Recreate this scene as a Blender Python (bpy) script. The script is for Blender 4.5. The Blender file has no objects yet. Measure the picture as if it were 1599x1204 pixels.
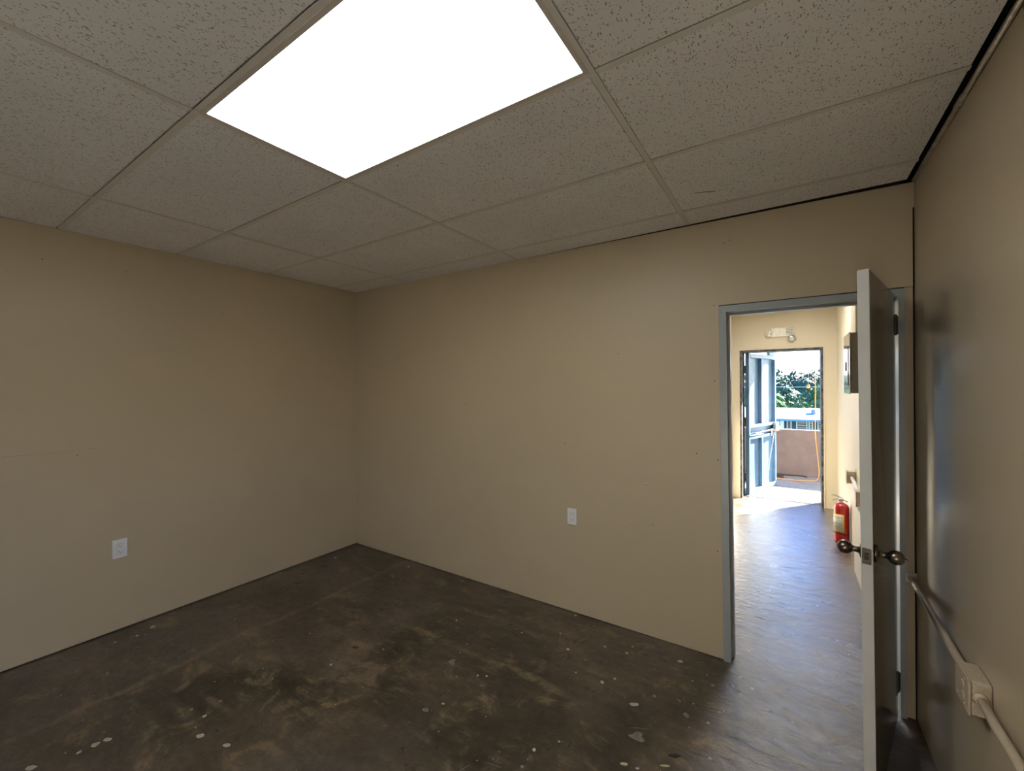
import bpy, bmesh, math, random
from mathutils import Vector, Matrix, noise
random.seed(7)
sc = bpy.context.scene
COL = sc.collection

# ------------------------------------------------------------------ camera
YAW, PITCH, ROLL, FPX = 0.5834, 0.0024, 0.0047, 659.9
CAMZ = 1.582
def ray_cam(u, v):
    cr, sr = math.cos(ROLL), math.sin(ROLL)
    u, v = u*cr + v*sr, -u*sr + v*cr
    cp, sp = math.cos(PITCH), math.sin(PITCH)
    z = cp - v*sp; y = sp + v*cp
    c, s = math.cos(YAW), math.sin(YAW)
    return Vector((u*c - z*s, u*s + z*c, y))
fw = ray_cam(0, 0).normalized()
rt = (ray_cam(1, 0) - ray_cam(0, 0)).normalized()
up = rt.cross(fw).normalized()
cam_d = bpy.data.cameras.new('camera')
cam = bpy.data.objects.new('camera', cam_d)
COL.objects.link(cam)
cam.matrix_world = Matrix(((rt.x, up.x, -fw.x, 0), (rt.y, up.y, -fw.y, 0), (rt.z, up.z, -fw.z, CAMZ), (0, 0, 0, 1)))
cam_d.sensor_width = 36.0
cam_d.lens = 36.0*FPX/1599.0
cam_d.clip_start = 0.02
cam_d.clip_end = 5000
sc.camera = cam

# ------------------------------------------------------------------ world, sun, exposure
sc.view_settings.view_transform = 'Standard'
sc.view_settings.look = 'None'
sc.view_settings.exposure = 0.0
sc.view_settings.gamma = 1.0
sc.view_settings.use_curve_mapping = False
SKY = 1.0
SUN = 70.0
PANEL = 10.6
HALL = 14.5
w = bpy.data.worlds.new('world'); sc.world = w; w.use_nodes = True
nt = w.node_tree; nt.nodes.clear()
wo = nt.nodes.new('ShaderNodeOutputWorld'); bg = nt.nodes.new('ShaderNodeBackground')
tc = nt.nodes.new('ShaderNodeTexCoord'); sx = nt.nodes.new('ShaderNodeSeparateXYZ')
rp = nt.nodes.new('ShaderNodeValToRGB')
nt.links.new(tc.outputs['Generated'], sx.inputs[0]); nt.links.new(sx.outputs['Z'], rp.inputs[0])
e = rp.color_ramp.elements
e[0].position = 0.0; e[0].color = (1.15, 1.2, 1.3, 1)
e[1].position = 1.0; e[1].color = (0.35, 0.80, 1.9, 1)
for p_, c_ in ((0.07, (1.15, 1.4, 1.9, 1)), (0.18, (.60, 2.1, 5.6, 1)), (0.45, (0.55, 1.8, 5.0, 1))):
    n_ = e.new(p_); n_.color = c_
nt.links.new(rp.outputs[0], bg.inputs['Color']); bg.inputs['Strength'].default_value = SKY
nt.links.new(bg.outputs[0], wo.inputs['Surface'])

sd = bpy.data.lights.new('sun', 'SUN'); sd.energy = SUN; sd.angle = 0.0093; sd.color = (1.0, 0.96, 0.88)
so = bpy.data.objects.new('sun', sd); COL.objects.link(so)
so.rotation_euler = Vector((0.72, 1.0, 0.70)).to_track_quat('Z', 'Y').to_euler()
so.location = (5, 12, 9)

# ------------------------------------------------------------------ dimensions
XL, XR, YB, YN = -3.68, 0.49, 2.705, -2.6     # room: left, right, wall with the doorway, wall behind the camera
CZ = 2.5423                                    # underside of the ceiling grid
CY0, CY1 = 2.815, 6.75                         # corridor
CXL = -0.715

# ------------------------------------------------------------------ helpers
class MB:
    def __init__(s): s.bm = bmesh.new()
    def box(s, x0, x1, y0, y1, z0, z1, M=None):
        vs = [s.bm.verts.new(Vector(c) if M is None else M @ Vector(c)) for c in
              ((x0,y0,z0),(x1,y0,z0),(x1,y1,z0),(x0,y1,z0),(x0,y0,z1),(x1,y0,z1),(x1,y1,z1),(x0,y1,z1))]
        for f in ((0,3,2,1),(4,5,6,7),(0,1,5,4),(1,2,6,5),(2,3,7,6),(3,0,4,7)):
            s.bm.faces.new([vs[i] for i in f])
        return s
    def rbox(s, x0, x1, y0, y1, z0, z1, b=.004, seg=2, M=None):
        t = bmesh.new(); u = MB.__new__(MB); u.bm = t; u.box(x0,x1,y0,y1,z0,z1)
        bmesh.ops.recalc_face_normals(t, faces=t.faces)
        bmesh.ops.bevel(t, geom=t.edges[:], offset=b, segments=seg, affect='EDGES', profile=.5)
        if M is not None: bmesh.ops.transform(t, matrix=M, verts=t.verts)
        me = bpy.data.meshes.new('tmp'); t.to_mesh(me); t.free(); s.bm.from_mesh(me); bpy.data.meshes.remove(me)
        return s
    def prism(s, pts, axis, a, b, M=None):
        # polygon pts (2-D) extruded along axis 'x','y' or 'z' from a to b
        def P(p, t):
            v = {'x': (t, p[0], p[1]), 'y': (p[0], t, p[1]), 'z': (p[0], p[1], t)}[axis]
            v = Vector(v); return v if M is None else M @ v
        A = [s.bm.verts.new(P(p, a)) for p in pts]; B = [s.bm.verts.new(P(p, b)) for p in pts]
        n = len(pts)
        s.bm.faces.new(A[::-1]); s.bm.faces.new(B)
        for i in range(n): s.bm.faces.new((A[i], A[(i+1) % n], B[(i+1) % n], B[i]))
        return s
    def tube(s, pts, r, n=12, cap=True):
        pts = [Vector(p) for p in pts]; rings = []
        up_ = None
        for i, p in enumerate(pts):
            d = (pts[min(i+1, len(pts)-1)] - pts[max(i-1, 0)]).normalized()
            if up_ is None: up_ = Vector((0,0,1)) if abs(d.z) < .9 else Vector((1,0,0))
            a = d.cross(up_).normalized(); b = a.cross(d).normalized(); up_ = b
            rr = r[i] if isinstance(r, (list, tuple)) else r
            rings.append([s.bm.verts.new(p + a*math.cos(t)*rr + b*math.sin(t)*rr) for t in [2*math.pi*k/n for k in range(n)]])
        for i in range(len(rings)-1):
            for k in range(n):
                f = s.bm.faces.new((rings[i][k], rings[i][(k+1) % n], rings[i+1][(k+1) % n], rings[i+1][k])); f.smooth = True
        if cap: s.bm.faces.new(rings[0][::-1]); s.bm.faces.new(rings[-1])
        return s
    def lathe(s, prof, M=None, n=24):
        # prof: (r, z) pairs around local z
        rings = []
        for r, z in prof:
            rings.append([s.bm.verts.new((M or Matrix()) @ Vector((r*math.cos(2*math.pi*k/n), r*math.sin(2*math.pi*k/n), z))) for k in range(n)])
        for i in range(len(rings)-1):
            for k in range(n):
                f = s.bm.faces.new((rings[i][k], rings[i][(k+1) % n], rings[i+1][(k+1) % n], rings[i+1][k])); f.smooth = True
        s.bm.faces.new(rings[0][::-1]); s.bm.faces.new(rings[-1])
        return s
    def build(s, name, mat, parent=None, loc=None):
        bmesh.ops.recalc_face_normals(s.bm, faces=s.bm.faces)
        me = bpy.data.meshes.new(name); s.bm.to_mesh(me); s.bm.free()
        me.materials.append(mat)
        o = bpy.data.objects.new(name, me); COL.objects.link(o)
        if parent is not None: o.parent = parent
        if loc is not None: o.location = loc
        return o
def tag(o, label=None, cat=None, group=None, kind=None):
    if label: o['label'] = label
    if cat: o['category'] = cat
    if group: o['group'] = group
    if kind: o['kind'] = kind
    return o
def empty(name, loc=(0,0,0), rz=0):
    o = bpy.data.objects.new(name, None); COL.objects.link(o); o.location = loc; o.rotation_euler = (0,0,rz)
    o.empty_display_size = .1
    return o
def structure(o): o['kind'] = 'structure'; return o
def axisM(origin, d):
    # matrix that puts local z along d at origin
    q = Vector(d).to_track_quat('Z', 'Y'); return Matrix.Translation(Vector(origin)) @ q.to_matrix().to_4x4()

# ------------------------------------------------------------------ materials
def newmat(name):
    m = bpy.data.materials.new(name); m.use_nodes = True
    t = m.node_tree; b = t.nodes['Principled BSDF']; return m, t, b
def N(t, kind, **kw):
    n = t.nodes.new(kind)
    for k, v in kw.items():
        if k in n.inputs: n.inputs[k].default_value = v
        else: setattr(n, k, v)
    return n
def ramp(t, src, stops):
    r = t.nodes.new('ShaderNodeValToRGB'); el = r.color_ramp.elements
    while len(el) > 2: el.remove(el[-1])
    for i, (p, c) in enumerate(stops):
        if i < 2: el[i].position = p; el[i].color = c
        else: x = el.new(p); x.color = c
    t.links.new(src, r.inputs[0]); return r.outputs[0]
def g(v): return (v, v, v, 1)
def mapping(t, scale=(1,1,1), rot=(0,0,0), src='Object'):
    c = t.nodes.new('ShaderNodeTexCoord') if src == 'Object' else t.nodes.new('ShaderNodeNewGeometry')
    m = N(t, 'ShaderNodeMapping'); m.inputs['Scale'].default_value = scale; m.inputs['Rotation'].default_value = rot
    t.links.new(c.outputs['Object' if src == 'Object' else 'Position'], m.inputs[0]); return m.outputs[0]
def mixc(t, fac, a, b, mode='MIX'):
    m = t.nodes.new('ShaderNodeMix'); m.data_type = 'RGBA'; m.blend_type = mode
    for sock, v in ((m.inputs[0], fac), (m.inputs[6], a), (m.inputs[7], b)):
        if hasattr(v, 'is_output'): t.links.new(v, sock)
        else: sock.default_value = v
    return m.outputs[2]
def math_(t, op, a, b=None, c=None):
    m = t.nodes.new('ShaderNodeMath'); m.operation = op
    for i, v in enumerate((a, b, c)):
        if v is None: continue
        if hasattr(v, 'is_output'): t.links.new(v, m.inputs[i])
        else: m.inputs[i].default_value = v
    return m.outputs[0]
def bump(t, b, h, strength=.3, dist=.01):
    n = N(t, 'ShaderNodeBump'); n.inputs['Strength'].default_value = strength; n.inputs['Distance'].default_value = dist
    t.links.new(h, n.inputs['Height']); t.links.new(n.outputs[0], b.inputs['Normal'])
def simple(name, col, rough=.5, metal=0, nscale=30, var=.08, bstr=.05, coat=0, spec=.5):
    m, t, b = newmat(name)
    v = mapping(t)
    n = N(t, 'ShaderNodeTexNoise', Scale=nscale, Detail=5.0); t.links.new(v, n.inputs['Vector'])
    c = ramp(t, n.outputs[0], [(.3, tuple(x*(1-var) for x in col)+(1,)), (.7, tuple(min(1, x*(1+var)) for x in col)+(1,))])
    t.links.new(c, b.inputs['Base Color']); b.inputs['Roughness'].default_value = rough; b.inputs['Metallic'].default_value = metal
    b.inputs['Specular IOR Level'].default_value = spec
    b.inputs['Coat Weight'].default_value = coat; b.inputs['Coat Roughness'].default_value = .15
    if bstr: bump(t, b, n.outputs[0], bstr, .002)
    return m

def wall_paint(name, col, rough, bs):
    # painted plywood: roller stipple plus faint rotary-cut grain
    m, t, b = newmat(name)
    p = mapping(t, src='pos')
    n1 = N(t, 'ShaderNodeTexNoise', Scale=1.3, Detail=4.0); t.links.new(p, n1.inputs['Vector'])
    n2 = N(t, 'ShaderNodeTexNoise', Scale=160.0, Detail=3.0); t.links.new(p, n2.inputs['Vector'])
    pg = mapping(t, (1.2, 1.2, 14.0), src='pos')
    n3 = N(t, 'ShaderNodeTexNoise', Scale=3.0, Detail=6.0, Distortion=.6); t.links.new(pg, n3.inputs['Vector'])
    c = ramp(t, n1.outputs[0], [(.3, tuple(x*.955 for x in col)+(1,)), (.7, tuple(x*1.03 for x in col)+(1,))])
    t.links.new(c, b.inputs['Base Color'])
    r = ramp(t, n2.outputs[0], [(.3, g(rough-.01)), (.7, g(rough+.01))]); t.links.new(r, b.inputs['Roughness'])
    gm = ramp(t, n1.outputs[0], [(.48, g(0)), (.62, g(1))])
    h = math_(t, 'ADD', math_(t, 'MULTIPLY', n2.outputs[0], .25), math_(t, 'MULTIPLY', math_(t, 'MULTIPLY', n3.outputs[0], gm), .8))
    bump(t, b, h, bs, .0014)
    return m
M = {}
M['wall'] = wall_paint('beige_wall_paint', (.52, .428, .285), .42, .14)
M['wall_gloss'] = wall_paint('beige_semigloss_wall_paint', (.58, .49, .345), .25, .05)
M['wall_hall'] = wall_paint('beige_corridor_paint', (.66, .595, .465), .45, .1)
M['wall_white'] = wall_paint('white_wall_paint', (.70, .66, .60), .5, .1)
M['dark'] = simple('dark_void_timber', (.012, .010, .008), .9)
M['plaster'] = simple('rough_white_filler', (.62, .58, .50), .6, nscale=60, bstr=.5)

def floor_mat():
    m, t, b = newmat('stained_concrete')
    p = mapping(t, src='pos')
    geo = t.nodes.new('ShaderNodeNewGeometry'); sp = t.nodes.new('ShaderNodeSeparateXYZ'); t.links.new(geo.outputs['Position'], sp.inputs[0])
    X, Y = sp.outputs['X'], sp.outputs['Y']
    n1 = N(t, 'ShaderNodeTexNoise', Scale=1.1, Detail=9.0, Roughness=.62, Distortion=.7); t.links.new(p, n1.inputs['Vector'])
    n2 = N(t, 'ShaderNodeTexNoise', Scale=4.5, Detail=10.0, Roughness=.7, Distortion=1.2); t.links.new(p, n2.inputs['Vector'])
    ps = mapping(t, (1, 3.6, 1), (0, 0, .4), src='pos')
    n3 = N(t, 'ShaderNodeTexNoise', Scale=2.2, Detail=9.0, Roughness=.72, Distortion=1.0); t.links.new(ps, n3.inputs['Vector'])
    base = ramp(t, n1.outputs[0], [(.34, (.020, .015, .009, 1)), (.45, (.045, .034, .020, 1)), (.56, (.080, .060, .039, 1)), (.70, (.135, .105, .070, 1))])
    # tan scuffed patches
    tan = ramp(t, math_(t, 'MULTIPLY', n2.outputs[0], math_(t, 'ADD', n3.outputs[0], .5)), [(.53, g(0)), (.66, g(1))])
    c = mixc(t, math_(t, 'MULTIPLY', tan, .65), base, (.20, .145, .082, 1))
    # grey skim patches
    n4 = N(t, 'ShaderNodeTexNoise', Scale=.8, Detail=7.0); n4.noise_dimensions = '4D'; n4.inputs['W'].default_value = 3.0; t.links.new(p, n4.inputs['Vector'])
    gr = ramp(t, n4.outputs[0], [(.50, g(0)), (.62, g(1))])
    c = mixc(t, math_(t, 'MULTIPLY', gr, .55), c, (.075, .070, .060, 1))
    # old partition glue lines: one along the left wall, one along the doorway wall
    wob = math_(t, 'MULTIPLY', math_(t, 'SUBTRACT', n1.outputs[0], .5), .22)
    def line(coord, at, width):
        d = math_(t, 'ABSOLUTE', math_(t, 'SUBTRACT', math_(t, 'ADD', coord, wob), at))
        return ramp(t, d, [(0.0, g(1)), (width, g(0))])
    l1 = math_(t, 'MULTIPLY', line(X, -2.93, .035), ramp(t, n2.outputs[0], [(.38, g(0)), (.52, g(1))]))
    l2 = math_(t, 'MULTIPLY', line(Y, 1.955, .035), ramp(t, n2.outputs[0], [(.42, g(0)), (.55, g(1))]))
    inb = math_(t, 'MULTIPLY', ramp(t, X, [(0, g(0)), (.001, g(0))]), 1)
    rng = math_(t, 'MULTIPLY', math_(t, 'GREATER_THAN', X, -2.5), math_(t, 'LESS_THAN', X, -.95))
    l2 = math_(t, 'MULTIPLY', l2, rng)
    ls = math_(t, 'MAXIMUM', l1, l2)
    c = mixc(t, math_(t, 'MULTIPLY', ls, .6), c, (.20, .15, .092, 1))
    # fine grain
    nf = N(t, 'ShaderNodeTexNoise', Scale=26.0, Detail=8.0, Roughness=.75); t.links.new(p, nf.inputs['Vector'])
    c = mixc(t, .55, c, ramp(t, nf.outputs[0], [(.32, g(.22)), (.68, g(.88))]), 'OVERLAY')
    c = mixc(t, .40, c, ramp(t, n3.outputs[0], [(.34, g(.20)), (.66, g(.85))]), 'OVERLAY')
    # paint specks
    vs = N(t, 'ShaderNodeTexVoronoi', Scale=17.0); t.links.new(p, vs.inputs['Vector'])
    sc_ = t.nodes.new('ShaderNodeSeparateColor'); t.links.new(vs.outputs['Color'], sc_.inputs[0])
    rad = math_(t, 'MULTIPLY', math_(t, 'POWER', sc_.outputs[0], 9.0), .16)
    spk = math_(t, 'LESS_THAN', vs.outputs['Distance'], rad)
    c = mixc(t, math_(t, 'MULTIPLY', spk, .75), c, (.36, .33, .28, 1))
    # corridor: lighter, more worn grey-brown screed
    hall = ramp(t, math_(t, 'ADD', math_(t, 'MULTIPLY', Y, .1), math_(t, 'MULTIPLY', n1.outputs[0], .04)), [(.285, g(0)), (.31, g(1))])
    hc = ramp(t, math_(t, 'ADD', math_(t, 'MULTIPLY', n3.outputs[0], .6), math_(t, 'MULTIPLY', n2.outputs[0], .4)), [(.36, (.055, .046, .034, 1)), (.5, (.11, .092, .070, 1)), (.66, (.21, .18, .14, 1))])
    c = mixc(t, hall, c, hc)
    t.links.new(c, b.inputs['Base Color'])
    r = ramp(t, n2.outputs[0], [(.3, g(.24)), (.7, g(.44))])
    r2 = mixc(t, tan, r, g(.5))
    t.links.new(r2, b.inputs['Roughness'])
    b.inputs['Specular IOR Level'].default_value = .6
    t.links.new(math_(t, 'ADD', math_(t, 'MULTIPLY', hall, .4), .45), b.inputs['Coat Weight']); b.inputs['Coat Roughness'].default_value = .15; b.inputs['Coat IOR'].default_value = 1.55
    pb_ = mapping(t, (1, 2.2, 1), (0, 0, .35), src='pos')
    n5 = N(t, 'ShaderNodeTexNoise', Scale=9.0, Detail=7.0, Roughness=.6, Distortion=.8); t.links.new(pb_, n5.inputs['Vector'])
    hh = math_(t, 'ADD', math_(t, 'ADD', math_(t, 'MULTIPLY', n3.outputs[0], .3), math_(t, 'MULTIPLY', n5.outputs[0], .6)), math_(t, 'MULTIPLY', nf.outputs[0], .12))
    bump(t, b, hh, .8, .012)
    t.links.new(b.inputs['Normal'].links[0].from_socket, b.inputs['Coat Normal'])
    return m
M['floor'] = floor_mat()

def tile_mat():
    # mineral-fibre ceiling tile: needle holes and short fissures
    m, t, b = newmat('fissured_mineral_tile')
    p = mapping(t, src='pos')
    nd = N(t, 'ShaderNodeTexNoise', Scale=45.0, Detail=2.0); t.links.new(p, nd.inputs['Vector'])
    sub = t.nodes.new('ShaderNodeVectorMath'); sub.operation = 'SUBTRACT'; t.links.new(nd.outputs['Color'], sub.inputs[0]); sub.inputs[1].default_value = (.5,.5,.5)
    scl = t.nodes.new('ShaderNodeVectorMath'); scl.operation = 'SCALE'; t.links.new(sub.outputs[0], scl.inputs[0]); scl.inputs['Scale'].default_value = .004
    def holes(scale, mp, lim, pw):
        v = N(t, 'ShaderNodeTexVoronoi', Scale=scale)
        ad = t.nodes.new('ShaderNodeVectorMath'); ad.operation = 'ADD'; t.links.new(mp, ad.inputs[0]); t.links.new(scl.outputs[0], ad.inputs[1])
        t.links.new(ad.outputs[0], v.inputs['Vector'])
        s = t.nodes.new('ShaderNodeSeparateColor'); t.links.new(v.outputs['Color'], s.inputs[0])
        rad = math_(t, 'MULTIPLY', math_(t, 'POWER', s.outputs[0], pw), lim)
        return math_(t, 'LESS_THAN', v.outputs['Distance'], rad)
    h1 = holes(150.0, p, .38, 1.8)
    h2 = holes(140.0, mapping(t, (1, .36, 1), (0, 0, .5), src='pos'), .30, 2.6)
    h3 = holes(140.0, mapping(t, (1, .36, 1), (0, 0, -.7), src='pos'), .30, 2.6)
    h = math_(t, 'MAXIMUM', math_(t, 'MAXIMUM', h1, h2), h3)
    n = N(t, 'ShaderNodeTexNoise', Scale=3.0, Detail=3.0); t.links.new(p, n.inputs['Vector'])
    base = ramp(t, n.outputs[0], [(.3, (.82, .80, .775, 1)), (.7, (.87, .85, .825, 1))])
    c = mixc(t, h, base, (.38, .34, .29, 1))
    t.links.new(c, b.inputs['Base Color']); b.inputs['Roughness'].default_value = .9
    b.inputs['Specular IOR Level'].default_value = .15
    n2 = N(t, 'ShaderNodeTexNoise', Scale=260.0, Detail=2.0); t.links.new(p, n2.inputs['Vector'])
    bump(t, b, math_(t, 'ADD', math_(t, 'MULTIPLY', h, -1.0), math_(t, 'MULTIPLY', n2.outputs[0], .35)), .5, .0015)
    return m
M['tile'] = tile_mat()
M['tee'] = simple('cream_painted_tee', (.72, .68, .61), .5, nscale=8, var=.04, bstr=0)
M['galv'] = simple('galvanised_steel', (.52, .49, .44), .35, 1.0, nscale=50, var=.25, bstr=.1)
M['panel_frame'] = simple('white_enamel_frame', (.62, .57, .50), .4, bstr=0)
M['plate'] = simple('white_device_plastic', (.80, .79, .76), .35, var=.03, bstr=0)
M['slot'] = simple('dark_socket_slots', (.03, .028, .025), .7, bstr=0)
M['doorpaint'] = simple('grey_white_gloss_door_paint', (.60, .60, .57), .16, nscale=6, var=.04, bstr=.04)
M['doorface_shade'] = simple('shade_darkened_gloss_door_face', (.15, .135, .098), .14, nscale=6, var=.05, bstr=.03)  # door paint darkened to olive-brown: shade on the leaf put into the colour
M['frame'] = simple('grey_blue_enamel_door_frame', (.34, .37, .37), .30, nscale=9, var=.06, bstr=.05)
M['bronze'] = simple('antique_nickel', (.20, .165, .13), .26, 1.0, nscale=12, var=.15, bstr=0)
M['hinge'] = simple('dark_bronze_hinge', (.07, .06, .05), .35, .9, bstr=0)
M['condpaint'] = simple('beige_painted_conduit', (.56, .47, .34), .30, nscale=30, var=.08, bstr=.25)
M['boxpaint'] = simple('beige_painted_cast_box', (.56, .47, .34), .38, nscale=90, var=.1, bstr=.8)
M['red'] = simple('red_cylinder_enamel', (.50, .015, .018), .22, nscale=10, var=.06, bstr=0, coat=.4)
M['yellow'] = simple('yellow_label_border', (.80, .58, .03), .4, bstr=0)
M['labelwhite'] = simple('label_white', (.72, .72, .66), .45, nscale=60, var=.06, bstr=0)
M['ink'] = simple('label_dark_ink', (.10, .10, .11), .6, bstr=0)
M['chrome'] = simple('bright_valve_metal', (.66, .65, .62), .25, 1.0, bstr=0)
M['pnl'] = simple('grey_panelboard_enamel', (.42, .41, .38), .10, .85, nscale=5, var=.08, bstr=0)
M['pnl_side'] = simple('brown_grey_panelboard_side', (.20, .175, .14), .45, .2, bstr=0)
M['emlight'] = simple('aged_white_plastic', (.78, .78, .72), .4, bstr=0)
M['grille'] = simple('grey_grille_plastic', (.26, .26, .25), .5, bstr=0)
M['lens'] = simple('lamp_lens', (.70, .70, .68), .12, .5, bstr=0)
M['bluedoor'] = simple('slate_blue_steel_paint', (.10, .19, .31), .38, nscale=9, var=.12, bstr=.1)
M['rust'] = simple('weathered_steel_frame', (.085, .085, .085), .6, .3, nscale=18, var=.9, bstr=.5)
M['pink'] = simple('pink_parapet_render', (.125, .098, .104), .85, nscale=7, var=.12, bstr=.6)
M['deck'] = simple('grey_balcony_concrete', (.24, .235, .23), .85, nscale=6, var=.15, bstr=.4)
M['stucco'] = simple('outside_stucco', (.55, .47, .36), .85, nscale=14, var=.08, bstr=.5)
M['orange'] = simple('orange_cord_jacket', (.80, .30, .045), .5, bstr=0)
M['black'] = simple('black_rubber', (.02, .02, .022), .6, bstr=0)
M['string'] = simple('white_string', (.75, .76, .78), .7, bstr=0)
M['roofw'] = simple('white_painted_roof', (.26, .26, .27), .6, nscale=1, var=.05)
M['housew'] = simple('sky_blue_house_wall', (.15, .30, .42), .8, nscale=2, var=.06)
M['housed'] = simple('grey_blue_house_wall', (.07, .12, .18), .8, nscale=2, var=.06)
M['trimw'] = simple('white_house_trim', (.80, .82, .84), .6, bstr=0)
M['glassd'] = simple('dark_window_glass', (.05, .09, .11), .08, bstr=0)
M['bark'] = simple('grey_brown_bark', (.16, .12, .09), .9, nscale=8, var=.3, bstr=.5)
M['leafa'] = simple('bright_green_foliage', (.09, .17, .05), .75, nscale=.6, var=.45, bstr=0)
M['leafb'] = simple('deep_green_foliage', (.04, .085, .045), .75, nscale=.6, var=.45, bstr=0)
M['grass'] = simple('lawn_green', (.10, .17, .05), .9, nscale=.3, var=.3, bstr=0)
M['hill'] = simple('distant_forested_ridge', (.045, .05, .055), .95, nscale=.01, var=.25, bstr=0)
M['splatw'] = simple('off_white_paint_drips', (.50, .46, .38), .6, nscale=40, var=.1, bstr=0)
M['splatg'] = simple('grey_paint_drips', (.21, .20, .165), .7, nscale=60, var=.3, bstr=0)
M['splaty'] = simple('cream_paint_drips', (.52, .44, .28), .6, nscale=40, var=.1, bstr=0)
m_, t_, b_ = newmat('led_diffuser'); b_.inputs['Base Color'].default_value = (.9,.9,.9,1)
b_.inputs['Emission Color'].default_value = (1.0, .99, .98, 1); b_.inputs['Emission Strength'].default_value = PANEL; M['led'] = m_

# ------------------------------------------------------------------ room shell
fl = structure(MB().box(XL-.2, XR+.2, YN-.2, 6.93, -.15, 0).build('floor', M['floor']))

TH = .012
# left wall: two runs of plywood (4 ft seam) fixed over dark framing
def wall_root(name): return structure(empty(name))
wl = wall_root('wall_left')
MB().box(XL-.15, XL-TH, YN-.15, YB+.12, 0, 2.95).build('wall_core', M['dark'], wl)
MB().box(XL-TH, XL, YN, YB+.004, .006, 1.1994).build('plywood_sheet', M['wall'], wl)
MB().box(XL-TH, XL, YN, YB+.004, 1.2002, 2.5445).build('plywood_sheet', M['wall'], wl)
# wall with the doorway
FT = 2.040       # top of the frame
FXL0, FXL1 = -.329, -.346   # outer left edge of the frame, bottom and top (slightly out of plumb)
wb = wall_root('wall_back')
MB().box(XL-.15, -.350, YB+TH, CY0-TH, 0, 2.95).box(-.36, XR+.15, YB+TH, CY0-TH, 2.046, 2.95).box(.452, XR+.15, YB+TH, CY0-TH, 0, 2.95).build('wall_core', M['dark'], wb)
def fx(z): return FXL0 + (FXL1-FXL0)*z/FT
MB().prism([(XL, .004), (fx(0)-.002, .004), (fx(1.2)-.002, 1.1994), (XL, 1.1994)], 'y', YB, YB+TH).build('plywood_sheet', M['wall'], wb)
MB().prism([(XL, 1.2001), (fx(1.2)-.002, 1.2001), (fx(2.045)-.002, 2.047), (.4830, 2.047), (.4830, 2.42), (.4897, 2.421), (.4897, 2.538), (-1.9, 2.5445), (XL, 2.5445)], 'y', YB, YB+TH).build('plywood_sheet', M['wall'], wb)
MB().box(.4525, .4825, YB+.003, YB+TH, .004, 2.0445).build('plywood_strip', M['wall'], wb)
# corridor side skin of the same wall
MB().box(CXL, fx(1)-.004, CY0-TH, CY0, 0, 2.60).box(-.352, XR, CY0-TH, CY0, 2.05, 2.60).box(.452, XR, CY0-TH, CY0, 0, 2.05).build('corridor_skin', M['wall_hall'], wb)
# knots and plugs showing through the paint
def plug(y_axis, x, z, rx, rz, parent):
    mb = MB(); n = 28
    prof = [(1.0, .0), (.96, .0012), (.88, .0004), (.80, .0010), (0.02, .0013)]
    rings = []
    for s_, h_ in prof:
        ring = []
        for k in range(n):
            a = 2*math.pi*k/n
            if y_axis: ring.append(mb.bm.verts.new((x + rx*s_*math.cos(a), YB-h_, z + rz*s_*math.sin(a))))
            else: ring.append(mb.bm.verts.new((XL+h_, x + rx*s_*math.cos(a), z + rz*s_*math.sin(a))))
        rings.append(ring)
    for i in range(len(rings)-1):
        for k in range(n):
            f = mb.bm.faces.new((rings[i][k], rings[i][(k+1)%n], rings[i+1][(k+1)%n], rings[i+1][k])); f.smooth = True
    mb.bm.faces.new(rings[-1])
    return mb.build('plywood_plug', M['wall'], parent)
plug(True, -.903, .672, .032, .015, wb); plug(True, -.911, .095, .032, .018, wb)
plug(True, -.765, .960, .030, .010, wb); plug(True, -.770, .30, .022, .006, wb)
plug(False, .753, .845, .040, .016, wl)
# nail holes
mb = MB()
for x, z in ((-.727,.707),(-.470,1.179),(-1.339,1.175),(-.948,1.792),(-.370,1.608),(-.372,2.049),(-.289,2.414),(-.316,2.401),(-1.101,2.50),(-2.253,1.444),(-.355,1.15),(-.36,.62)):
    mb.lathe([(.0032, 0), (.0030, .0006), (.001, .0007)], axisM((x, YB-.0001, z), (0,-1,0)), 10)
mb.build('nail_holes', M['slot'], wb)['kind'] = 'stuff'
mb = MB()
for y, z in ((.554,2.345),(.931,2.362),(1.442,2.409),(1.584,2.134),(2.581,.118),(1.498,2.157),(.70,1.17)):
    mb.lathe([(.0030, 0), (.0028, .0006), (.001, .0007)], axisM((XL+.0001, y, z), (1,0,0)), 10)
mb.build('nail_holes', M['slot'], wl)['kind'] = 'stuff'

# right wall, one plane through room and corridor
wr = wall_root('wall_right')
WY0, WY1, WZ0, WZ1 = -1.70, -.40, 1.0, 2.2        # unseen window added behind the camera, lets sun in as fill light
def holed(mb, xa, xb, ya, yb, za, zb):
    return mb.box(xa, xb, ya, WY0, za, zb).box(xa, xb, WY1, yb, za, zb).box(xa, xb, WY0, WY1, za, WZ0).box(xa, xb, WY0, WY1, WZ1, zb)
holed(MB(), XR+TH, XR+.15, YN-.15, CY1+.1, 0, 2.95).build('wall_core', M['dark'], wr)
holed(MB(), XR, XR+TH, YN, YB+.011, .004, 2.532).build('plywood_sheet', M['wall_gloss'], wr)
w1 = structure(empty('added_fill_window', (XR, (WY0+WY1)/2, WZ0)))
mb = MB()
for a in ((WY0, WY1, WZ0, WZ0+.03), (WY0, WY1, WZ1-.03, WZ1), (WY0, WY0+.03, WZ0+.0302, WZ1-.0302), (WY1-.03, WY1, WZ0+.0302, WZ1-.0302)):
    mb.box(-.01, .152, a[0]-(WY0+WY1)/2, a[1]-(WY0+WY1)/2, a[2]-WZ0, a[3]-WZ0)
mb.build('fill_window_frame', M['frame'], w1)
MB().box(XR, XR+TH, CY0-.02, CY1, .0, 2.62).build('corridor_sheet', M['wall_hall'], wr)
mb = MB()
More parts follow.
